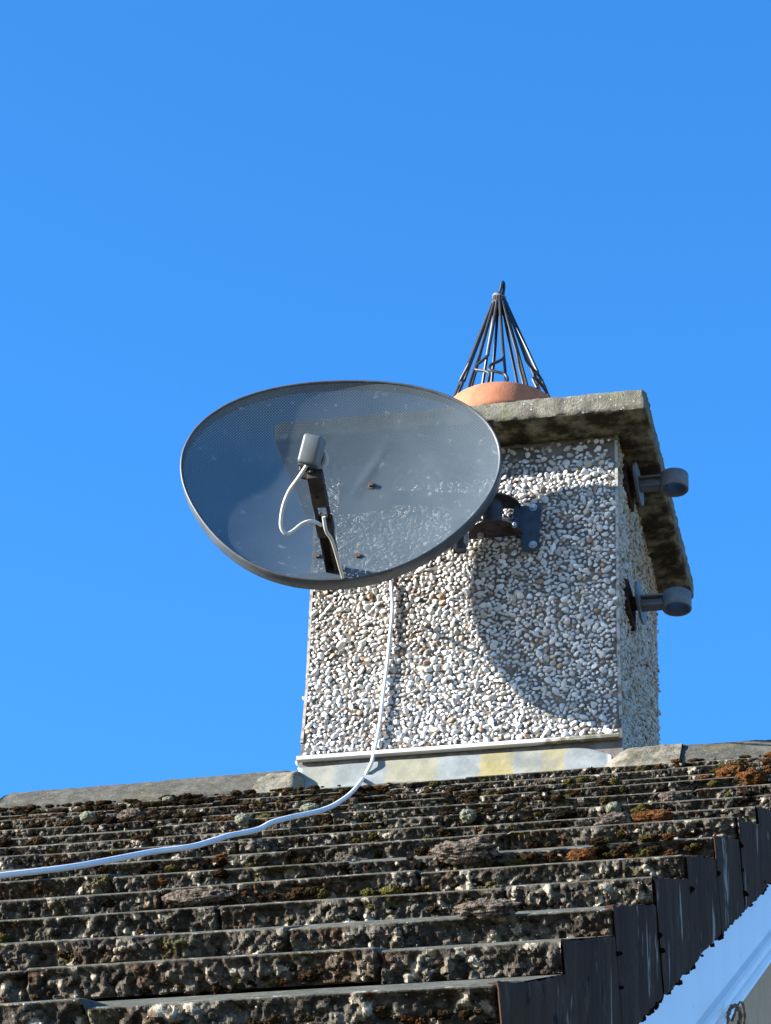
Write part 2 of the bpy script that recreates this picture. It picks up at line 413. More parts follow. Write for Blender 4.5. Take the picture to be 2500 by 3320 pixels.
# --- roof: every course of tiles is a rough edge and a top surface
V, F, FM, SM, TN = [], [], [], [], []; nb = 0
KICK = {2: .0006, 1: .0022, 0: .0045, -1: .0070, -2: .0085}      # the lowest courses are kicked up a little at their tails
NBT = 20                                   # rows over the height of a tile's broken edge
prof_k = [-GA - .02, -.20, -.08, -.016, -.004, 0.0] + [.0006] * NBT + [-.001, -.03]
prof_h = [None, None, None, None, 0, -.0010] + list(np.linspace(-.0022, -.0284, NBT)) + [-.0305, -.033]
WG = np.array([0, 0, 0, .15, .14, .22] + list(np.clip(np.linspace(.25, 3.2, NBT), 0, 1)) + [.7, 0])[:, None]
HG = np.array([0, 0, .3, .35, .20, .15] + list(np.clip(np.linspace(.2, 2.5, NBT), 0, .6)) + [.2, 0])[:, None]
def top_h(d): return -TT * (-d) / GA
for ci in range(-2, 14):
    k0 = XO - GA * ci
    stp = .0016 if ci < 6 else .0026
    xs = np.concatenate([np.arange(XL, -1.0, .33), np.arange(-1.0, .0 if ci < 2 else -.99, .006), np.arange(.0 if ci < 2 else -.99, XV - .002, stp), [XV - .001]])
    off = .165 * (ci % 2)
    tid = np.floor((XV - xs + off) / .33).astype(int)
    tr_ = np.array([math.sin(t * 12.9898 + ci * 78.233) * 43758.5453 for t in tid]); tr_ = tr_ - np.floor(tr_)
    tr2 = np.array([math.sin(t * 39.3468 + ci * 11.135) * 24634.6345 for t in tid]); tr2 = tr2 - np.floor(tr2)
    ph = np.abs(((XV - xs + off) / .33) % 1.0); jd = np.minimum(ph, 1 - ph) * .33
    n = len(xs); nr = len(prof_k)
    K = np.zeros((nr, n)); Hh = np.zeros((nr, n))
    for r in range(nr):
        d = prof_k[r]; h = top_h(d) if prof_h[r] is None else prof_h[r]
        d = max(d, -(k0 + .10)) if r < 3 else d
        K[r] = k0 + d; Hh[r] = h
    X = np.tile(xs, (nr, 1))
    PT = np.stack([X.ravel() + ci * 3.1, K.ravel() * 1.0, Hh.ravel() * 1.0], -1)
    pk = np.array(prof_k)[:, None] > -.05
    n1 = fbm(PT, .013, 2).reshape(nr, n); n2 = fbm(PT + 40, .06, 2).reshape(nr, n); n3 = fbm(PT + 80, .0052, 2).reshape(nr, n)
    pit = np.clip(fbm(PT + 120, .022, 2).reshape(nr, n) - .35, 0, 1)
    wgt = WG; lump = np.clip(.75 * n1 + .75 * n3, -1.3, 1.3)
    g1, r1 = grains(X + ci * 3.1, Hh, .0078, ci); g2, r2 = grains(X + ci * 3.1, Hh, .0042, ci + 50)
    pat = np.clip(n2 * .8 + .55, .12, 1.15)
    K = K + wgt * (pat * (.0058 * g1 * (.3 + r1) + .0026 * g2) + .0030 * lump - .005 + .004 * n2 - .010 * pit)
    tone = np.where(r1 > .90, .30 + .16 * r2, .020 + .15 * r1 ** 1.6 + .05 * r2 ** 2) * np.clip(.25 + 1.1 * g1 ** .7, .15, 1.1) * (.55 + .55 * pat)
    tone = .95 * tone[..., None] * (1 + np.stack([.14 + .10 * (r2 - .2), .01 + 0 * r2, -.20 - .06 * r1], -1)); TN.append(tone.reshape(-1, 3))
    K = K + 0 * wgt; Hh = Hh + KICK.get(ci, 0) * np.clip(1 + np.array(prof_k) / .12, 0, 1)[:, None] + (tr_ - .5) * .006 * pk
    Hh = Hh + (tr2 - .5) * .0030 * pk + (.0022 * fbm(np.c_[X.ravel() * .9 + ci * 5, K.ravel() * 0, K.ravel() * 0], .5, 2).reshape(nr, n)) * pk
    K = K + .005 * fbm(np.c_[X.ravel() + ci * 9, K.ravel() * 0, K.ravel() * 0], .4, 2).reshape(nr, n) * pk + HG * .0022 * n3
    groove = np.clip(1 - jd / .0035, 0, 1)[None] * (np.array(prof_k) > -.10)[:, None]
    K = K - groove * wgt * .011; Hh = Hh - groove * .003 * (1 - wgt)
    V.append(RP(X.ravel(), K.ravel(), Hh.ravel()))
    f = grid_faces(nr, n, nb); F.append(f); nb += nr * n
    FM.append(np.repeat((np.arange(nr - 1) >= 5).astype(int), n - 1)); SM.append(np.repeat(np.arange(nr - 1) < 6, n - 1))
# closed body under the tiles, both slopes, and the plain back slope
def slab(pts, x0, x1):
    global nb
    n = len(pts); v = [(x, p[0], p[1]) for x in (x0, x1) for p in pts]
    V.append(np.array(v)); fs = [(i, (i + 1) % n, n + (i + 1) % n, n + i) for i in range(n)]
    F.append(np.array(fs) + nb); FM.append(np.full(n, 1)); SM.append(np.zeros(n, bool)); TN.append(np.full((2 * n, 3), .08)); nb += 2 * n
tp = math.tan(PITCH)
a0 = P0 + SL * -.12 + NR * -.034; a1 = P0 + SL * (EK - .04) + NR * -.034
zb = a0[2] + (YC - a0[1]) * tp
slab([(a0[1], a0[2]), (a1[1], a1[2]), (a1[1] + .03, a1[2] - .05), (YC, zb - .08)], XL, XV - .02)
# back slope courses
for ci in range(0, 15):
    y0 = YC + .06 + .33 * ci; y1 = y0 + .36; za = ZC - .05 - (y0 - YC) * tp; zb_ = ZC - .05 - (y1 - YC) * tp
    slab([(y0, za - .03), (y1, zb_), (y1, zb_ - .028), (y0, za - .06)], XL, XV)
Fa = []
for f in F: Fa += f.tolist()
roof = mesh_obj('roof', np.vstack(V), Fa, [TTOP, BUTT], house, smooth=np.concatenate(SM), fmat=np.concatenate(FM), colors=np.vstack(TN))
# --- ridge tiles, each its own
def ridge_tile(x0, x1, seed, dz=0.0, tilt=0.0):
    ns, nx = 22, 40; Vv, sec = [], []
    for j in range(ns):
        t = -1 + 2 * j / (ns - 1); sec.append((YC + .135 * t, ZC - .108 * abs(t) ** 1.75, 1))
    Vv = []
    for i in range(nx):
        x = x0 + (x1 - x0) * i / (nx - 1)
        e = .004 if min(i, nx - 1 - i) == 0 else 0
        for (y, z, s_) in sec: Vv.append((x, y, z + dz + tilt * (x - x0) - e))
    Vv = np.array(Vv); no = fbm(Vv + seed * 7, .02, 3); Vv[:, 2] += .0022 * no; Vv[:, 1] += .0015 * fbm(Vv + 50, .015, 2)
    F_ = grid_faces(nx, ns).tolist(); b = len(Vv)
    In = Vv.copy(); In[:, 2] -= .016
    F_ += (grid_faces(nx, ns, b)[:, ::-1]).tolist()
    for i in range(nx - 1):
        for e in (0, ns - 1): F_.append([i * ns + e, (i + 1) * ns + e, b + (i + 1) * ns + e, b + i * ns + e])
    for j in range(ns - 1):
        for e in (0, (nx - 1) * ns): F_.append([e + j, e + j + 1, b + e + j + 1, b + e + j])
    return mesh_obj('ridge_tile', np.vstack([Vv, In]), F_, RIDGE, roof, smooth=True)
rx = -.025; i = 0
while rx > -3.2:
    L = .70 if i == 0 else .45
    ridge_tile(rx - L, rx, i, .002 * math.sin(i * 2.3) - (.006 if i else 0) + (.020 * rx if i else 0) - .004, .012); rx -= L + .006; i += 1
ridge_tile(.835, XV + .012, 33, -.003, -.014)
ridge_tile(-9.0, -3.23, 34, -.02)
# --- verge tiles: the down-turned side flange of every course's last tile
for ci in range(-2, 14):
    k0 = XO - GA * ci; up_ = GA + .012
    nk, nh = 74, 34; s0 = rng.random(3) * 30
    kk = np.linspace(0, 1, nk) ** 1.0 * -up_ + k0; Vv = []
    hh = np.linspace(0, 1, nh)
    KK, HH = np.meshgrid(kk, hh, indexing='ij')
    tk = (k0 - KK) / GA
    topl = -TT * tk + KICK.get(ci, 0) * np.clip(1 - tk * 3, 0, 1); bot = -.131 + 0 * tk + .0012 * math.sin(ci * 2.1) - .0012 * tk
    hN = topl + (bot - topl) * HH
    JT = ci in (0, 3, 6, 9)
    xx = XV + .00045 * ci + .0012 * JT + 0 * tk
    Pn = np.stack([KK.ravel(), hN.ravel(), np.full(KK.size, ci * 5.0)], -1)
    nz = fbm(Pn, .03, 4).reshape(KK.shape); ed = np.where(HH > .93, fbm(Pn + 9, .018, 3).reshape(KK.shape), 0)
    xx = xx + .00012 * nz - .0015 * np.clip((HH - .95) / .05, 0, 1) - .001 * np.clip((.05 - HH) / .05, 0, 1)
    KK2 = KK + np.where(tk < .004, (-.002 + .0025 * JT) * 0 + .0022 * JT * fbm(Pn + 3, .02, 3).reshape(KK.shape), 0)
    hN = hN + .0030 * ed + np.where(HH < .03, .0016 * fbm(Pn + 19, .02, 3).reshape(KK.shape) - .0008, 0)
    A = RP(xx.ravel(), KK2.ravel(), hN.ravel()); B = RP(np.where(tk < .03, xx - .0014, XV - .010).ravel(), KK2.ravel() - .002 * (tk.ravel() < .004), (hN - .001 * (HH < .05)).ravel())
    fs = grid_faces(nk, nh).tolist(); b = len(A); fs += grid_faces(nk, nh, b)[:, ::-1].tolist()
    for i in range(nk - 1):
        for e in (0, nh - 1): fs.append([i * nh + e, (i + 1) * nh + e, b + (i + 1) * nh + e, b + i * nh + e])
    for j in range(nh - 1):
        for e in (0, (nk - 1) * nh): fs.append([e + j, e + j + 1, b + e + j + 1, b + e + j])
    vo = mesh_obj('verge_tile', np.vstack([A, B]), fs, VERGE, roof, smooth=True); vo.data.set_sharp_from_angle(angle=R_(40))
# --- bargeboard with its moulded edge, wall below
def along(prof, k0, k1, name, mat, parent):
    """profile of (x, h) points swept along the slope"""
    n = len(prof); Vv = [RP(x, kk, h) for kk in (k0, k1) for x, h in prof]
    return MB().add(Vv, [(i, (i + 1) % n, n + (i + 1) % n, n + i) for i in range(n)] + [tuple(range(n))[::-1], tuple(range(n, 2 * n))]).build(name, mat, parent)
bp = [(1.200, -.05), (1.218, -.05), (1.218, -.231), (1.221, -.2335), (1.224, -.236), (1.2265, -.241), (1.2265, -.247), (1.2245, -.252), (1.222, -.254), (1.2255, -.258), (1.2275, -.264), (1.2265, -.271), (1.222, -.2755), (1.190, -.2755), (1.190, -.262), (1.200, -.262)]
bb = along(bp, -.25, EK, 'bargeboard', UPVC, house)
bb['label'] = 'white plastic bargeboard with a rounded moulded lower edge'
gx = 1.10
MB().prism([(EY + .25, GZ), (EY + .25, EZ + .10), (YC, ZC - .20), (BY - .25, EZ + .10), (BY - .25, GZ)], 0, gx - .25, gx).build('gable_wall', WALL, house)
MB().box((XL + .2, EY + .25, GZ), (gx - .26, EY + .5, EZ + .05)).build('wall', WALL, house)
MB().box((XL + .2, BY - .5, GZ), (gx - .26, BY - .25, EZ + .05)).build('wall', WALL, house)
along([(gx + .003, -.20), (1.198, -.20), (1.198, -.19), (gx + .003, -.19)], -.2, EK, 'soffit', UPVC, house)

# --- chimney
lv = [(-.62, .006), (-.02, .008), (.0, .0075), (.05, .005), (.10, .003), (.20, 0), (H, 0)]
Vv = []; F_ = []
for z, o_ in lv: Vv += [(-o_, -o_, z), (W + o_, -o_, z), (W + o_, D + o_, z), (-o_, D + o_, z)]
fm = []
for j in range(len(lv) - 1):
    for i in range(4): F_.append((j * 4 + i, j * 4 + (i + 1) % 4, j * 4 + 4 + (i + 1) % 4, j * 4 + 4 + i)); fm.append(1 if i == 1 else 0)
ch = mesh_obj('chimney', Vv, F_, [MORTAR, MORTAR_SIDE], house, fmat=fm)
ch['label'] = 'square pebbledashed chimney stack with a mossy concrete cap on the ridge'
def flare(z): return np.interp(z, [l[0] for l in lv], [l[1] for l in lv])
# pebbles: real stones thrown into the mortar of each face
TONES = [((.66, .65, .63), 27), ((.54, .53, .515), 22), ((.76, .75, .735), 22), ((.40, .385, .36), 10), ((.50, .43, .33), 6), ((.30, .175, .08), 3.5), ((.17, .085, .04), 2.5), ((.11, .10, .09), 3)]
TC = np.array([t[0] for t in TONES]); TP = np.array([t[1] for t in TONES], float); TP /= TP.sum()
def scatter(w_, z0, z1, n_try, dens, rmin, rmax):
    cell = .012; gridd = {}; out = []
    for _ in range(n_try):
        u = random.random() * w_; z = z0 + random.random() * (z1 - z0)
        if random.random() > dens(u, z): continue
        r = rmin + (rmax - rmin) * random.random() ** 1.7
        ci, cj = int(u / cell), int((z + 1) / cell); ok = True
        for a in (-1, 0, 1):
            for b in (-1, 0, 1):
                for (u2, z2, r2) in gridd.get((ci + a, cj + b), ()):
                    if (u - u2) ** 2 + (z - z2) ** 2 < (.86 * (r + r2)) ** 2: ok = False; break
                if not ok: break
            if not ok: break
        if ok: gridd.setdefault((ci, cj), []).append((u, z, r)); out.append((u, z, r))
    return out
def pebbles(pts, place, axes, sub, mat, tone_fn, sink):
    iv, if_ = ico(sub); n = len(pts); nv = len(iv)
    Vv = np.empty((n * nv, 3)); C = np.empty((n * nv, 3)); Ff = (if_[None] + (np.arange(n) * nv)[:, None, None]).reshape(-1, 3)
    ax, ay, an = [np.array(a, float) for a in axes]
    for i, (u, z, r) in enumerate(pts):
        el = 1.0 + .55 * random.random() ** 1.5; th = random.gauss(0.25, .8); ft = .50 + .30 * random.random()
        s = iv * (1 + .10 * np.sin(iv @ rng.normal(0, 2.2, 3) + rng.random() * 6)[:, None])
        for _q in range(5):
            nn = rng.normal(0, 1, 3); nn[2] = abs(nn[2]) * .9; nn /= np.linalg.norm(nn)
            s = s - np.clip(s @ nn - rng.uniform(.55, .85), 0, 1)[:, None] * nn * .85
        l = s * np.array([r * el, r / el ** .35, r * ft])
        c_, s_ = math.cos(th), math.sin(th)
        q = np.stack([l[:, 0] * c_ - l[:, 1] * s_, l[:, 0] * s_ + l[:, 1] * c_, l[:, 2]], -1)
        tx, ty = random.gauss(0, .35), random.gauss(0, .35)
        q[:, 2] += q[:, 0] * tx + q[:, 1] * ty
        q[:, 2] += r * ft * sink
        Vv[i * nv:(i + 1) * nv] = place(u, z) + q[:, :1] * ax + q[:, 1:2] * ay + q[:, 2:] * an
        C[i * nv:(i + 1) * nv] = tone_fn()
    return Vv, Ff, C
def tone_front(): return TC[rng.choice(len(TC), p=TP)] * rng.uniform(.80, 1.14) * (1.06, 1.05, 1.03)
def tone_side():
    return np.array((.47, .445, .39)) * rng.uniform(.75, 1.15) if rng.random() < .86 else np.array((.30, .21, .13)) * rng.uniform(.6, 1.2)
def d_front(u, z):
    d = 1.0
    if z > .74: d *= max(.12, 1 - (z - .74) / .07)
    if u > W - .03: d *= .35
    if z > .80: d *= .6
    return d
pts = scatter(W - .012, .018, H - .006, 90000, d_front, .0042, .0100)
pv, pf, pc = pebbles(pts, lambda u, z: np.array([.006 + u, -flare(z), z]), [(1, 0, 0), (0, 0, 1), (0, -1, 0)], 3, PEBBLE, tone_front, .20)
pts2 = scatter(D - .012, -.05, H - .006, 24000, lambda u, z: 1 if u > .02 else .4, .0048, .0100)
qv, qf, qc = pebbles(pts2, lambda u, z: np.array([-flare(z), .006 + u, z]), [(0, 1, 0), (0, 0, 1), (-1, 0, 0)], 2, PEBBLE, tone_front, .25)
mesh_obj('pebbledash', np.vstack([pv, qv]), np.vstack([pf, qf + len(pv)]).tolist(), PEBBLE, ch, smooth=True, colors=np.vstack([pc, qc]))
pts3 = scatter(D - .03, -.05, H - .004, 34000, lambda u, z: 1.0 if u > .03 else .5, .0045, .0095)
pv, pf, pc = pebbles(pts3, lambda u, z: np.array([W + flare(z), .012 + u, z]), [(0, 1, 0), (0, 0, 1), (1, 0, 0)], 2, PEBBLE_CREAM, tone_side, .30)
sd = mesh_obj('pebbledash', pv, pf.tolist(), PEBBLE_CREAM, ch, smooth=True, colors=pc); sd['label'] = 'cream coloured rougher pebbledash on the shaded side of the chimney'
# corner beads
k = NM('corner_bead_paint', .7, .3)
k.color(k.mix(k.ramp(k.noise(40, 4), .5, .62), (.36, .35, .32), (.17, .14, .095))); CB = k.m
for cx in (0, W):
    b = MB(); s_ = 1 if cx else -1
    for j in range(3, len(lv) - 1):
        (za, oa), (zc, oc) = lv[j], lv[j + 1]
        for (z0, o0, z1, o1) in [(za, oa, zc, oc)]:
            P_ = []
            for z, o_ in ((z0, o0), (z1, o1)):
                x = cx + s_ * o_
                P_ += [(x + s_ * .003, -o_ - .003, z), (x - s_ * .004, -o_ - .003, z), (x - s_ * .004, -o_ + .001, z), (x + s_ * .003, -o_ + .006, z)]
            b.add(P_, [(i, (i + 1) % 4, 4 + (i + 1) % 4, 4 + i) for i in range(4)] + [(3, 2, 1, 0), (4, 5, 6, 7)])
    b.build('corner_bead', CB, ch)
# drip bead
b = MB().add([(x, y, z) for x in (-.010, W + .002) for y, z in ((-.012, .006), (-.027, .004), (-.030, -.001), (-.028, -.006), (-.012, -.006))], [(i, (i + 1) % 5, 5 + (i + 1) % 5, 5 + i) for i in range(5)] + [(4, 3, 2, 1, 0), (5, 6, 7, 8, 9)])
b.build('drip_bead', BEAD, ch)
# lead apron
nx, ns = 60, 22
ys = [(-.0150, -.0215), (-.0190, -.0220), (-.0215, -.0250), (-.0255, -.034), (-.031, -.050), (-.039, -.070), (-.050, -.090), (-.066, -.106)]
tt = np.linspace(0, 1, ns); ky = np.interp(tt, np.linspace(0, 1, len(ys)), [a for a, _ in ys]); kz = np.interp(tt, np.linspace(0, 1, len(ys)), [b for _, b in ys])
G = []
for j in range(ns):
    for i in range(nx):
        x = (-.010 + .014 * tt[j]) * (1 - i / (nx - 1)) + (W - .022 + .012 * tt[j]) * i / (nx - 1); rr = 0
        if i > nx - 8: rr = (.020 * ((i - (nx - 8)) / 7) ** 2) * (1 - tt[j]) * 1.6
        G.append((x + .012 * tt[j] * (-1 if i < nx / 2 else 1) * 0, ky[j], kz[j] - rr))
G = np.array(G); G[:, 2] += .004 * fbm(G * (1, 1, .5), .12, 2) * np.repeat(tt ** .5, nx); G[:, 1] -= .002 * fbm(G + 5, .05, 2)
o = mesh_obj('flashing', np.vstack([G, G + (0, .004, -.004)]), grid_faces(ns, nx).tolist() + grid_faces(ns, nx, ns * nx)[:, ::-1].tolist()
             + [[i, i + 1, ns * nx + i + 1, ns * nx + i] for i in range((ns - 1) * nx, ns * nx - 1)]
             + [[j * nx + e, (j + 1) * nx + e, ns * nx + (j + 1) * nx + e, ns * nx + j * nx + e] for j in range(ns - 1) for e in (0, nx - 1)], LEAD, ch, smooth=True)
o['label'] = 'pale grey lead apron with yellow stains below the chimney face'
# mortar fillets closing the ridge against the chimney
def lump(name, c, r, mat, parent, amp=.12, sub=5, sq=1.0, seed=0, rot=0.0, fr=1.0):
    v, f = ico(sub); v = v.copy()
    d = 1 + amp * fbm(v * 1.0 + seed * 3.1, .55 / fr, 4)
    q = np.sign(v) * np.abs(v) ** sq * d[:, None] * np.array(r)
    c_, s_ = math.cos(rot), math.sin(rot)
    q = np.stack([q[:, 0] * c_ - q[:, 2] * s_, q[:, 1], q[:, 0] * s_ + q[:, 2] * c_], -1)
    return mesh_obj(name, q + np.array(c), f.tolist(), mat, parent, smooth=True)
def mortar_end(x0, x1, seed, sl=.62, dz=0.0):
    """mortar bed that carries the ridge's shape up to the chimney and slopes off at its end"""
    nx, ns = 46, 34; Vv = []
    for i in range(nx):
        u = i / (nx - 1); x = x0 + (x1 - x0) * u; e = math.sin(min(1, (u + .02) / sl) * math.pi / 2) ** .75
        for j in range(ns):
            t = -1 + 2 * j / (ns - 1)
            Vv.append((x, YC - .005 + (.150 * t) * (.55 + .45 * e), -.152 + (.128 - .115 * abs(t) ** 2.2) * e + .006 * (1 - u) + dz))
    Vv = np.array(Vv); Vv[:, 2] += .0045 * fbm(Vv + seed, .05, 3) + .002 * fbm(Vv + seed, .012, 2); Vv[:, 1] += .003 * fbm(Vv + seed + 4, .03, 2)
    B = Vv.copy(); B[:, 2] = -.19; n = len(Vv)
    f = grid_faces(nx, ns).tolist() + grid_faces(nx, ns, n)[:, ::-1].tolist()
    f += [[i * ns + e, (i + 1) * ns + e, n + (i + 1) * ns + e, n + i * ns + e] for i in range(nx - 1) for e in (0, ns - 1)]
    f += [[e + j, e + j + 1, n + e + j + 1, n + e + j] for j in range(ns - 1) for e in (0, (nx - 1) * ns)]
    return mesh_obj('ridge_mortar', Vv, f, FILLET, ch, smooth=True)
mortar_end(.685, .900, 3, .55, -.006)
mortar_end(.035, -.09, 8, .35, -.004)

# --- cap slab
def rough_slab(lo, hi, st, amp, under, name, parent):
    Vv = []; Ff = []; Fm = []; base = 0
    lo = np.array(lo); hi = np.array(hi)
    for ax in range(3):
        o = [i for i in range(3) if i != ax]
        for sgn in (0, 1):
            n0 = max(2, int((hi - lo)[o[0]] / st) + 1); n1 = max(2, int((hi - lo)[o[1]] / st) + 1)
            A, B = np.meshgrid(np.linspace(0, 1, n0), np.linspace(0, 1, n1), indexing='ij')
            P = np.zeros((n0 * n1, 3)); P[:, o[0]] = lo[o[0]] + A.ravel() * (hi - lo)[o[0]]; P[:, o[1]] = lo[o[1]] + B.ravel() * (hi - lo)[o[1]]
            P[:, ax] = (lo, hi)[sgn][ax]
            f = grid_faces(n0, n1, base)
            if (sgn == 1) == (ax == 1): f = f[:, ::-1]
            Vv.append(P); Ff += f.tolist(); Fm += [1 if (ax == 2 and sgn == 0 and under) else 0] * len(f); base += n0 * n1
    P = np.vstack(Vv); cen = (lo + hi) / 2; half = (hi - lo) / 2
    e = (np.abs(P - cen) > half - 1e-6); cnt = e.sum(1)
    ins = np.where(cnt >= 2, .003 + .004 * np.clip(fbm(P, .03, 3), 0, 1.5), 0)
    Q = P - np.sign(P - cen) * e * ins[:, None]
    for a in range(3):
        Q[:, a] += amp * fbm(P + 11 * a, .022, 3) * .5 + amp * .6 * fbm(P + 31 * a, .008, 2) * .5
    return mesh_obj(name, Q, Ff, [CAP, CAP_UNDER], parent, smooth=True, fmat=Fm)
cap = rough_slab((-OV, -OVF, H), (W + OV, D + OV, H + CT), .007, .0035, True, 'cap', ch)
cap['label'] = 'weathered concrete coping slab with lichen and black algae'
rough_slab((-.005, -.006, H - .016), (W + .005, D + .005, H - .001), .006, .006, True, 'cap_bedding', ch)
# --- pot
PC = (.397, .374)
b = MB().lathe([(.134, H + CT - .004), (.136, 1.09), (.138, 1.125), (.144, 1.132), (.1475, 1.138), (.148, 1.144), (.148, 1.1955), (.1468, 1.1995), (.143, 1.201), (.132, 1.199), (.128, 1.19), (.122, H + CT - .004)], (PC[0], PC[1], 0), 72)
po = b.build('chimney_pot', TERRA, ch, 'auto')
po['label'] = 'round orange terracotta chimney pot'

# ------------------------------------------------------------------ wire bird guard in the pot
gd = thing('bird_guard', (PC[0], PC[1], 1.19), 'conical black wire cage standing in the terracotta chimney pot', 'chimney guard')
APX = np.array([PC[0] + .006, PC[1], 1.0])
NW = 17
def guard_pt(r, z, a): return np.array([PC[0] - .012 * (z - 1.19) / .38 + r * math.cos(a), PC[1] + r * math.sin(a), z])
for i in range(NW):
    a = 2 * math.pi * i / NW + .13; da = 2 * math.pi / NW
    kink = math.cos(a - 4.94) > .1 and i % 3 != 2 or math.cos(a - 4.94) < .1 and i % 2 == 0
    zt, zb_ = 1.562, 1.165
    rad = lambda z: .017 + (.142 - .017) * (1.562 - z) / (1.562 - 1.19) if z > 1.19 else .142 - (1.19 - z) * .55
    jit = .05 * math.sin(i * 4.1)
    P_ = [guard_pt(.006, 1.588, a), guard_pt(.013, 1.576, a), guard_pt(rad(zt), zt, a), guard_pt(rad(1.45), 1.45, a + jit * .3), guard_pt(rad(1.34), 1.34, a + jit)]
    zk = 1.30 + .012 * math.sin(i * 2.7)
    if kink:
        s_ = 1 if math.sin(i * 5.3) > -.6 else -1
        P_ += [guard_pt(rad(zk + .012), zk + .012, a + jit), guard_pt(rad(zk), zk - .002, a + jit - s_ * .12), guard_pt(rad(zk - .012) + .002, zk - .016, a - s_ * da * .80), guard_pt(rad(zk - .030) + .002, zk - .034, a - s_ * da * .85),
               guard_pt(rad(zk - .044), zk - .045, a - s_ * da * .45), guard_pt(rad(zk - .052), zk - .054, a + jit), guard_pt(rad(zk - .068), zk - .070, a + .06 * s_), guard_pt(rad(1.21), 1.21, a + .05 * s_)]
    else:
        P_ += [guard_pt(rad(1.27), 1.27, a), guard_pt(rad(1.21), 1.21, a)]
    P_ += [guard_pt(.131, 1.195, a), guard_pt(.122, 1.15, a)]
    MB().tube(P_, .0041, 8, 5).build('wire', WIREM, gd, True)
MB().lathe([(.0195, -.013), (.024, -.011), (.024, .011), (.0195, .013), (.012, .013), (.012, -.013)], guard_pt(0, 1.545, 0), 20, True).build('collar', BLACK, gd, 'auto')
hp = [(.010, 0, 1.565), (.012, 0, 1.590), (.0145, 0, 1.612), (.0145, .0, 1.629), (.011, 0, 1.634), (.0075, 0, 1.624), (.003, 0, 1.600), (-.004, 0, 1.575)]
MB().tube([(PC[0] - .012 + x * .7, PC[1] + x * .8, z) for x, y, z in hp], .0042, 8, 6).build('top_loop', WIREM, gd, True)
MB().tube([guard_pt(.014, 1.577 + .004 * math.sin(t * 2), t) for t in np.linspace(0, 2 * math.pi, 14)], .0048, 8, 3).build('binding', M_plain('binding_wire', (.16, .155, .14), .6, .4, .2, .4, 200), gd, True)

# ------------------------------------------------------------------ satellite dish
def out3(p): return CAM + (np.array(p) - CAM) * .9952
DC = out3([.1128, -.24, .6436])
DH = np.array([.98861316, .14594495, .03666175]); DN = np.array([.14318571, -.9872806, .06910043]); DU = np.cross(DH, -DN); DU = DU if DU[2] > 0 else -DU
DU /= np.linalg.norm(DU)
DA, DB = .3788, .2937
FC = [.9909, .0058, .0019, -.003, -.0017, .0114, .0474, -.002, -.0031]
def rimr(t): return FC[0] + sum(FC[2 * q - 1] * np.cos(q * t) + FC[2 * q] * np.sin(q * t) for q in range(1, 5))
DEPTH = .070
def dish_pt(t, rho, lift=0.0):
    e = rimr(t) * rho
    p = DC + DH * (DA * e * np.cos(t)) + DU * (DB * e * np.sin(t))
    return p - DN * (DEPTH * (1 - rho ** 2)) + DN * lift
dish = thing('satellite_dish', (.54, -.01, .585), 'dark grey perforated mesh satellite dish bracketed to the pebbledashed chimney', 'satellite dish')
nt_, nr_ = 160, 40
Vv, UV = [dish_pt(0, 0)], [(0, 0)]
for j in range(1, nr_ + 1):
    for i in range(nt_):
        t = 2 * math.pi * i / nt_; rho = j / nr_; p = dish_pt(t, rho)
        # the slight press lines of the sheet
        Vv.append(p); UV.append((rimr(t) * rho * DA * math.cos(t), rimr(t) * rho * DB * math.sin(t)))
Vv = np.array(Vv)
uvA = np.array(UV); crease = np.exp(-((uvA[:, 0] * .85 - uvA[:, 1] * .5 - .035) / .012) ** 2) * np.exp(-((uvA[:, 1] - .05) / .07) ** 2)
Vv = Vv + DN * (.0016 * crease + .0016 * fbm(np.c_[uvA, 0 * uvA[:, 0]], .14, 2))[:, None]
F_ = [(0, 1 + (i + 1) % nt_, 1 + i) for i in range(nt_)]
for j in range(nr_ - 1):
    for i in range(nt_): a = 1 + j * nt_ + i; b_ = 1 + j * nt_ + (i + 1) % nt_; F_.append((a, b_, b_ + nt_, a + nt_))
mesh_obj('reflector', Vv, F_, DISH, dish, smooth=True, uv=UV)
# rolled rim
prof = [(0, 0), (.0015, .0030), (.004, .0045), (.0065, .0035), (.008, 0), (.0082, -.012), (.0075, -.034), (.0055, -.0355), (.004, -.034), (.004, -.004)]
Vv = []
for i in range(nt_):
    t = 2 * math.pi * i / nt_; p = dish_pt(t, 1); out = DH * math.cos(t) / DA + DU * math.sin(t) / DB; out /= np.linalg.norm(out)
    for r, d in prof: Vv.append(p + out * r + DN * d)
np_ = len(prof)
F_ = [(i * np_ + j, i * np_ + j + 1, (i + 1) % nt_ * np_ + j + 1, (i + 1) % nt_ * np_ + j) for i in range(nt_) for j in range(np_ - 1)]
mesh_obj('rim', Vv, F_, RIMM, dish, smooth=True)
# four clamp bolts through the sheet
def on_dish(px, py):
    p = ray_plane(px, py, DN, DC - DN * .05)
    for _ in range(6):
        q = p - DC; a = q @ DH / DA; b = q @ DU / DB; t = math.atan2(b, a); rho = min(1, math.hypot(a, b) / rimr(t))
        p = ray_plane(px, py, DN, DC - DN * DEPTH * (1 - rho ** 2))
    return p
for (px, py) in ((1203, 1574), (1160, 1805), (1030, 1805)):
    p = on_dish(px, py)
    MB().cyl(p - DN * .004, p + DN * .0015, .0105, n=20).cyl(p + DN * .0015, p + DN * .008, .0065, n=6).build('bolt', RUSTB, dish, 'auto')
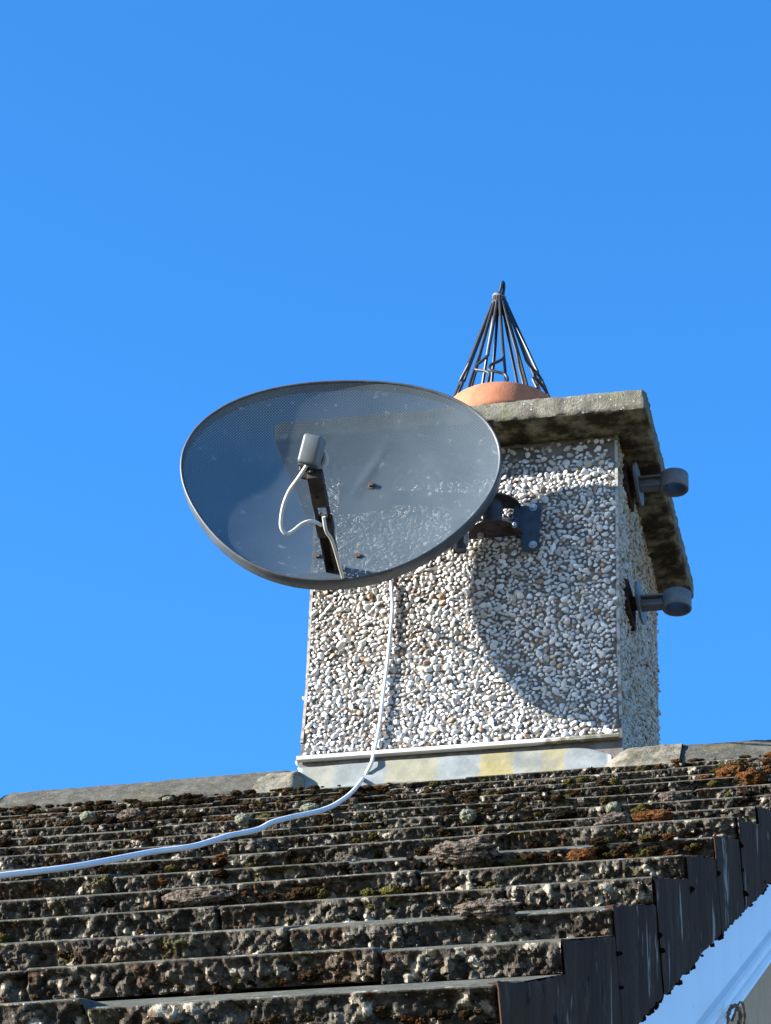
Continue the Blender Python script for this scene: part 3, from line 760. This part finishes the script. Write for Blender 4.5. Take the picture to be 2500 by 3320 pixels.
# arm: open channel from the foot of the dish, sleeve near the LNB
A0 = out3([.1105, -.222, .3735]); A1 = out3([.152, -.622, .402])
ad = (A1 - A0) / np.linalg.norm(A1 - A0); aside = np.cross(ad, (0, 0, 1)); aside /= np.linalg.norm(aside); aup = np.cross(aside, ad)
def arm_M(o): 
    mm = Matrix.Identity(4)
    for i in range(3): mm[i][0] = aside[i]; mm[i][1] = ad[i]; mm[i][2] = aup[i]; mm[i][3] = o[i]
    return mm
La = float(np.linalg.norm(A1 - A0)); MA = arm_M(A0)
b = MB()
b.box((-.016, -.02, .010), (.016, La * .52, .0125), .0, MA).box((-.0165, -.02, -.012), (-.0135, La * .52, .0095), 0, MA).box((.0135, -.02, -.012), (.0165, La * .52, .0095), 0, MA)
b.box((-.0135, -.02, -.0125), (-.004, La * .52, -.0105), 0, MA)
arm = b.build('arm', ARMM, dish)
b = MB().box((-.0195, La * .42, -.016), (.0195, La * .55, .015), .003, MA).box((-.018, La * .70, -.015), (.018, La * .985, .013), .004, MA).box((-.017, La * .55, -.004), (-.011, La * .70, .012), .001, MA).box((.011, La * .55, -.010), (.017, La * .70, .012), .001, MA)
b.build('sleeve', ARMM, arm, 'auto')
for q in (.66, .80): MB().cyl(A0 + ad * La * q + aup * -.0155 + aside * .002, A0 + ad * La * q + aup * -.019 + aside * .002, .003, n=10).build('screw', BLACK, arm)
b = MB().box((-.035, -.03, -.012), (.10, .004, -.0085), 0, MA).box((.0175, -.028, -.0085), (.085, .0, .006), 0, MA)
b.build('foot_plate', BLACK, arm)
# LNB
LC = out3([.1465, -.652, .4405])
lf = np.array([-.02, .90, .36]); lf /= np.linalg.norm(lf)
lu = np.array([0, -lf[2], lf[1]]); lu -= lf * (lu @ lf); lu /= np.linalg.norm(lu); lr = np.cross(lf, lu)
sk = R_(17); lu2 = lu * math.cos(sk) + lr * math.sin(sk); lr2 = lr * math.cos(sk) - lu * math.sin(sk)
ML = Matrix.Identity(4)
for i in range(3): ML[i][0] = lr2[i]; ML[i][1] = lf[i]; ML[i][2] = lu2[i]; ML[i][3] = LC[i]
lnb = MB().box((-.022, -.006, -.033), (.022, .050, .036), .0075, ML, 3).build('lnb', LNBG, dish, 'auto')
p_ = lambda x, y, z: np.array((ML @ Vector((x, y, z)))[:])
MB().cyl(p_(0, .050, -.004), p_(0, .068, -.004), .020, n=28).build('feed_neck', BLACK, lnb, 'auto')
MB().cyl(p_(0, .066, -.006), p_(0, .082, -.006), .029, .030, 32, bev=.003).build('feed_cap', LNBW, lnb, 'auto')
b = MB().box((-.019, .0, -.039), (.019, .044, -.0325), .002, ML)
for x in (-.012, .0, .012): b.cyl(p_(x, .012, -.0325), p_(x, .012, -.048), .0042, n=12)
b.build('connector_block', BLACK, lnb, 'auto')
MB().box((-.016, .020, -.062), (.016, .046, -.034), .003, ML).build('holder', ARMM, lnb, 'auto')
# mount: wall plate, two curved gussets, tube, clamp
b = MB().prism([(.522, .522), (.556, .519), (.562, .530), (.5685, .640), (.562, .651), (.548, .652), (.540, .646), (.513, .650)], 1, -.024, -.018)
b.prism([(.503, .570), (.512, .566), (.5185, .600), (.513, .648), (.503, .648)], 1, -.036, -.018)
wp = b.build('wall_plate', BLUEP, dish)
for z in (.641, .535):
    MB().cyl((.549, -.024, z), (.549, -.031, z), .0075, .006, 16).cyl((.549, -.024, z), (.549, -.0255, z), .010, n=16).build('bolt', ZINC, wp, 'auto')
def gusset(z, x0, x1, dep, mat):
    n = 20; poly = [(x0 + (x1 - x0) * .5 + (x1 - x0) * .5 * math.cos(t), -.022 - dep * math.sin(t)) for t in np.linspace(0, math.pi, n)]
    return MB().prism(poly, 2, z, z + .004).build('gusset', mat, wp)
gl = gusset(.566, .392, .524, .074, M_plain('brown_steel', (.045, .033, .028), .75, .25, 0, .5, 45))
b = MB()
for (cx_, cy_, rz) in ((.437, -.062, .25), (.492, -.060, -.6)):
    b.cyl((cx_, cy_, .566), (cx_, cy_, .5640), .0045, n=12)
    b.box((-.010, -.003, .5643), (.010, .003, .566), 0, Matrix.Translation((cx_ + .016 * math.cos(rz), cy_ + .016 * math.sin(rz) + .006, 0)) @ Matrix.Rotation(rz, 4, 'Z'))
    b.build('slot', BLACK, wp); b = MB()
MB().cyl((.424, -.045, .566), (.424, -.045, .556), .008, n=6).build('nut', ZINC, wp, 'auto')
MB().cyl((.512, -.075, .568), (.512, -.075, .558), .006, n=6).build('nut', ZINC, wp, 'auto')
gusset(.645, .405, .520, .070, BRK)
MB().cyl((.455, -.055, .565), (.455, -.055, .652), .024, n=24, bev=.002).build('pivot_tube', BRK, wp, 'auto')
MB().tube([(.455, -.055, .628), (.41, -.085, .630), (.375, -.110, .625), (.30, -.122, .63), (.22, -.135, .632)], .018, 14, 5).build('mount_tube', BRK, dish, True)
MB().cyl((.384, -.092, .492), (.378, -.110, .640), .0165, n=20, caps=False).cyl((.384, -.092, .494), (.378, -.110, .640), .0140, n=20).build('pole', BRK, dish, 'auto')
MB().box((.396, -.108, .505), (.402, -.082, .545), .001).build('clamp_strap', ZINC, dish)
MB().box((.10, -.172, .575), (.23, -.166, .70), .003).build('back_clamp', RIMM, dish)

# ------------------------------------------------------------------ LNB lead and the white cable
def crop7(a, b): return 850 + .2712 * a, 1350 + .2712 * b
pa = [(530, 590, -.655), (430, 740, -.64), (330, 880, -.615), (258, 1050, -.60), (225, 1230, -.58), (232, 1340, -.57), (290, 1405, -.56), (370, 1370, -.55), (470, 1290, -.545), (560, 1255, -.54), (640, 1262, -.525), (705, 1300, -.49)]
pb = [(735, 1200, -.49), (765, 1365, -.46), (830, 1470, -.43), (880, 1620, -.385), (930, 1800, -.315), (970, 1940, -.255), (1005, 2060, -.20), (1015, 2110, -.15), (1010, 2090, -.09), (1000, 2050, -.05)]
pts = [at_y(*crop7(a, b), y - .03) for a, b, y in pa]
pts2_ = [at_y(*crop7(a, b), y - .03) for a, b, y in pb]
ld = thing('lnb_lead', tuple(pts[0]), 'pale grey lead looping from the LNB box to its arm, in front of the dish', 'cable')
MB().tube(pts, .0042, 10, 8).tube(pts2_, .0042, 10, 8).build('lead', GCAB, ld, True)
WC = []
for (x, y) in ((1268, 1885), (1271, 1930), (1272, 1985), (1265, 2060), (1256, 2150), (1243, 2250), (1234, 2330), (1222, 2400), (1212, 2440)): WC.append(at_y(x, y, -.0125 - float(flare(at_y(x, y, -.02)[2]))))
WC.append(at_y(1206, 2470, -.037))
AN = np.array((0, -.112, .140)); AN /= np.linalg.norm(AN)
WC.append(at_y(1190, 2503, -.038))
WC.append(at_y(1175, 2527, -.050))
for (x, y) in ((1152, 2557), (1136, 2573)): WC.append(ray_plane(x, y, NR, P0 + NR * .010))
for (x, y) in ((1118, 2588), (1080, 2612), (1040, 2628), (990, 2640), (940, 2650), (880, 2667), (845, 2686), (805, 2697), (740, 2710), (670, 2732), (610, 2747), (500, 2761), (380, 2784), (250, 2808), (120, 2825), (0, 2839), (-160, 2860), (-400, 2895)):
    WC.append(ray_plane(x, y, NR, P0 + NR * .012))
cab = MB().tube(WC, .0045, 12, 8).build('coaxial_cable', WCAB, None, True)
cab['label'] = 'white cable hanging down the chimney face and running left across the roof tiles'; cab['category'] = 'cable'

# ------------------------------------------------------------------ mast brackets on the chimney's right side
def mast_bracket():
    br = thing('mast_bracket', (W, .15, 0), 'x', 'bracket', 'empty grey mast brackets on the chimney side')
    x = W
    b = MB()
    n = 28; poly = [(.150 + .082 * math.copysign(abs(math.cos(t)) ** 1.15, math.cos(t)), .040 * math.copysign(abs(math.sin(t)) ** 1.0, math.sin(t))) for t in np.linspace(0, 2 * math.pi, n, endpoint=False)]
    b.prism(poly, 0, x + .030, x + .036)
    b.build('base_plate', GALV, br)
    pk = MB(); pk.box((x - .004, .085, -.040), (x + .014, .215, .034), .004).box((x + .010, .135, -.012), (x + .0295, .165, .012), .001).build('packer', PACK, br)
    b = MB().box((x + .036, .134, -.016), (x + .096, .166, -.011), .001).box((x + .036, .134, .009), (x + .096, .166, .014), .001).box((x + .036, .1475, -.0108), (x + .096, .1525, .0088))
    b.build('stem', GALV, br)
    MB().lathe([(.0345, -.0215), (.0355, -.020), (.0355, .020), (.0345, .0215), (.0290, .0215), (.0285, .020), (.0285, -.020), (.029, -.0215)], (x + .122, .150, -.004), 40, True).build('ring', GALV, br, 'auto')
    MB().cyl((x + .092, .150, -.002), (x + .104, .150, -.002), .010, n=6).cyl((x + .104, .150, -.002), (x + .108, .150, -.002), .005, n=12).build('bolt', RUSTB, br, 'auto')
    return br
b1 = mast_bracket(); b1.location.z = .795; b1['label'] = 'upper grey mast bracket with empty ring, close under the chimney cap'
b2 = b1.copy(); col.objects.link(b2); b2.location.z = .452; b2['label'] = 'lower grey mast bracket with empty ring, on the pebbledash below the cap'
for c0 in list(b1.children):
    c1 = c0.copy(); col.objects.link(c1); c1.parent = b2

# ------------------------------------------------------------------ moss
def spiky(n_sub, seed, amp=.30):
    v, f = ico(n_sub); return v * (1 + amp * fbm(v + seed * 2.7, .45, 3) + .10 * fbm(v + seed, .13, 1))[:, None], f
PAL = {'brown': (.048, .030, .015), 'black': (.018, .014, .010), 'olive': (.085, .070, .018), 'rust': (.12, .050, .018), 'grey': (.20, .18, .145), 'green': (.12, .11, .03)}
Vm, Fm_, Cm = [], [], []; nv0 = 0
def fuzzy(n_sub, seed):
    v, f = ico(n_sub); return v * (1 + .34 * fbm(v + seed * 2.7, .5, 2) + .30 * vnoise(v / .17 + seed) + .16 * vnoise(v / .08 + seed))[:, None], f
variants = [fuzzy(4, s_) for s_ in range(12)]
def tuft(x, kk, h, r, flat, tone):
    global nv0
    v, f = variants[random.randrange(12)]
    a = random.random() * 6.28; c_, s_ = math.cos(a), math.sin(a)
    q = np.stack([v[:, 0] * c_ - v[:, 1] * s_, v[:, 0] * s_ + v[:, 1] * c_, v[:, 2]], -1) * (r * (1 + .9 * random.random()), r * .8, r * flat)
    Vm.append(RP(x + q[:, 0], kk + q[:, 1] * .9, h + q[:, 2])); Fm_.append(f + nv0); nv0 += len(v)
    t = np.array(PAL[tone]) * rng.uniform(.6, 1.35); Cm.append(np.tile(t, (len(v), 1)) * (1 + .25 * v[:, 2:3]).clip(.7, 1.3))
def mossy(x, ci): 
    return float(fbm(np.array([[x * 1.0, ci * .77, 3.3]]), .33, 3)[0])
for ci in range(-1, 14):
    k0 = XO - GA * ci; far = max(0, min(1, (ci - 2) / 10))
    x = -1.0
    while x < XV - .015:
        m_ = mossy(x, ci) + .22 * far + (.8 if ci >= 10 and x < .1 else 0) + (.45 if ci >= 11 and x > 1.0 else 0)
        if random.random() < max(.14, .50 + .60 * m_):
            q = random.random()
            tone = 'brown' if q < .46 else 'black' if q < .66 else 'olive' if q < .82 else 'rust' if q < .91 else 'grey' if q < .96 else 'green'
            if ci >= 11 and x > 1.0 and q < .6: tone = 'rust'
            if ci >= 10 and x < .1 and q > .62: tone = 'brown'
            r = .0025 + .0070 * random.random() ** 2.0 * (.65 + .35 * far)
            tuft(x, k0 - .004 + .003 * random.random(), -.004 - .020 * random.random() if ci > 4 else -.012 - .014 * random.random(), r, .85, tone)
            if ci > 4 and m_ > .35 and random.random() < .4: tuft(x, k0 - .004, .002, r * 1.1, .7, tone)
        x += .003 + .009 * random.random()
for _ in range(70):       # tufts hanging on the lower edge and joints of the verge
    ci = random.randrange(0, 12); k0 = XO - GA * ci
    if random.random() < .62: kk = k0 - GA * random.random() ** .8; h = -.133; x = XV - .001
    else: kk = k0 + .002; h = -.12 * random.random() ** .6 - .01; x = XV + .002
    tuft(x, kk, h, .0016 + .0026 * random.random() ** 2, 1.0, 'black' if random.random() < .8 else 'brown')
ms = mesh_obj('moss', np.vstack(Vm), np.vstack(Fm_).tolist(), MOSS, None, smooth=True, colors=np.vstack(Cm))
ms['kind'] = 'stuff'; ms['label'] = 'small dark brown, olive and rusty moss tufts along the tile edges'; ms['category'] = 'moss'
# the larger cushions, one by one: photo pixel, half width, half height, half depth (m), material, label
CUSH = [
 ((152, 2652), 0.0128, 0.0096, CUSHION, 'pale moss cushion nearest the left edge, below the ridge tiles'),
 ((285, 2650), 0.0173, 0.0122, CUSHION, 'grey-green moss dome at left with a smaller pale bump beside it'),
 ((425, 2645), 0.0306, 0.0135, CRUST, 'wide bleached moss cushion under the ridge, left of the cable'),
 ((545, 2590), 0.0141, 0.0064, CUSHION, 'small grey moss bump touching the ridge tile, left part'),
 ((788, 2658), 0.0141, 0.0115, CUSHION, 'round grey moss ball just above the white cable'),
 ((1003, 2622), 0.0192, 0.0102, CUSHION, 'pale moss cushion lying behind the white cable below the flashing'),
 ((1518, 2645), 0.0141, 0.0122, CUSHION, 'round grey-green moss ball on its own in the middle of the roof'),
 ((1990, 2620), 0.0128, 0.0102, CUSHION, 'small round green moss ball below the mortared ridge end'),
 ((1996, 2660), 0.0324, 0.0117, CRUST, 'flat whitish moss crust next to a long rusty patch'),
 ((2180, 2585), 0.0234, 0.0108, CRUST, 'pinkish bleached moss cushion near the right verge'),
 ((1505, 2760), 0.0450, 0.0153, CRUST, 'large dark broken moss hump in the middle rows'),
 ((640, 2908), 0.0432, 0.0099, CRUST, 'long low brownish moss hump below the white cable'),
 ((1575, 2945), 0.0324, 0.0090, CRUST, 'long sandy moss hump in the lower rows near the verge'),
 ((2110, 2648), 0.0360, 0.0090, RUST_MOSS, 'long rust-orange moss patch beside the whitish crust'),
 ((2370, 2510), 0.0288, 0.0171, RUST_MOSS, 'bright rusty moss clump below the right ridge tile, the wider one'),
 ((2440, 2520), 0.0252, 0.0153, RUST_MOSS, 'rusty moss clump at the far right below the ridge tile'),
 ((1890, 2775), 0.0198, 0.0090, RUST_MOSS, 'small orange moss patch on the middle rows near the verge'),
]
for q, ((px, py), rw, rh, mt, lab) in enumerate(CUSH):
    p = ray_plane(px, py, NR, P0 - NR * .006)
    # settle it on the nearest tile edge
    kk = (p - P0) @ SL; ci = round((XO - kk) / GA); kc = XO - GA * ci
    kk = kc + .0 if abs(kk - kc) < GA * .8 else kk
    p = ray_plane(px, py, SL, P0 + SL * kk)
    hq = (p - P0) @ NR
    v, f = spiky(5, 40 + q, .14 if mt is CUSHION else .24)
    if mt is CRUST: v[:, 2] = np.where(v[:, 2] < -.2, v[:, 2] * 1.0, v[:, 2])
    hc = min(max(hq, -TT), .004)
    Vc = RP(v[:, 0] * rw, v[:, 1] * rh * 1.2, v[:, 2] * rh + .0)
    o = bpy.data.objects.new('moss_cushion', None)
    bpy.data.objects.remove(o)
    base = RP(p[0], kk, hc)
    me_v = (v[:, :1] * rw) * np.array([[1, 0, 0]]) + (v[:, 1:2] * rh * 1.1) * SL[None] + (v[:, 2:] * rh) * NR[None]
    o = mesh_obj('moss_cushion', me_v, f.tolist(), mt, None, smooth=True); o.location = base
    o['label'] = lab; o['category'] = 'moss cushion'; o['group'] = 'moss cushions on the roof tiles'
# ------------------------------------------------------------------ dry stalk caught at the lower edge of the bargeboard
tw = [(1900 + .425 * a, 2380 + .425 * b) for a, b in ((1060, 2230), (1075, 2180), (1085, 2120), (1110, 2085), (1145, 2085), (1170, 2110), (1178, 2150), (1165, 2190), (1150, 2225), (1140, 2260))]
tm = ray_plane(1900 + .425 * 1120, 2380 + .425 * 2150, (1, 0, 0), (1.236, 0, 0))
tp_ = [ray_plane(x, y, FW, tm) + np.array((0, .006 * math.sin(i * 1.1), 0)) for i, (x, y) in enumerate(tw)]
tp2 = [q + np.array((.006, .004 * math.sin(i), .006 * math.cos(i * 1.3))) for i, q in enumerate(tp_)]
st = MB().tube(tp_, .0028, 7, 5, .35).tube(tp2[1:8], .0018, 6, 5, .4).build('dry_stalk', TWIG, None, True)
st['label'] = 'curled brown dead stalk at the lower edge of the white bargeboard'; st['category'] = 'stalk'
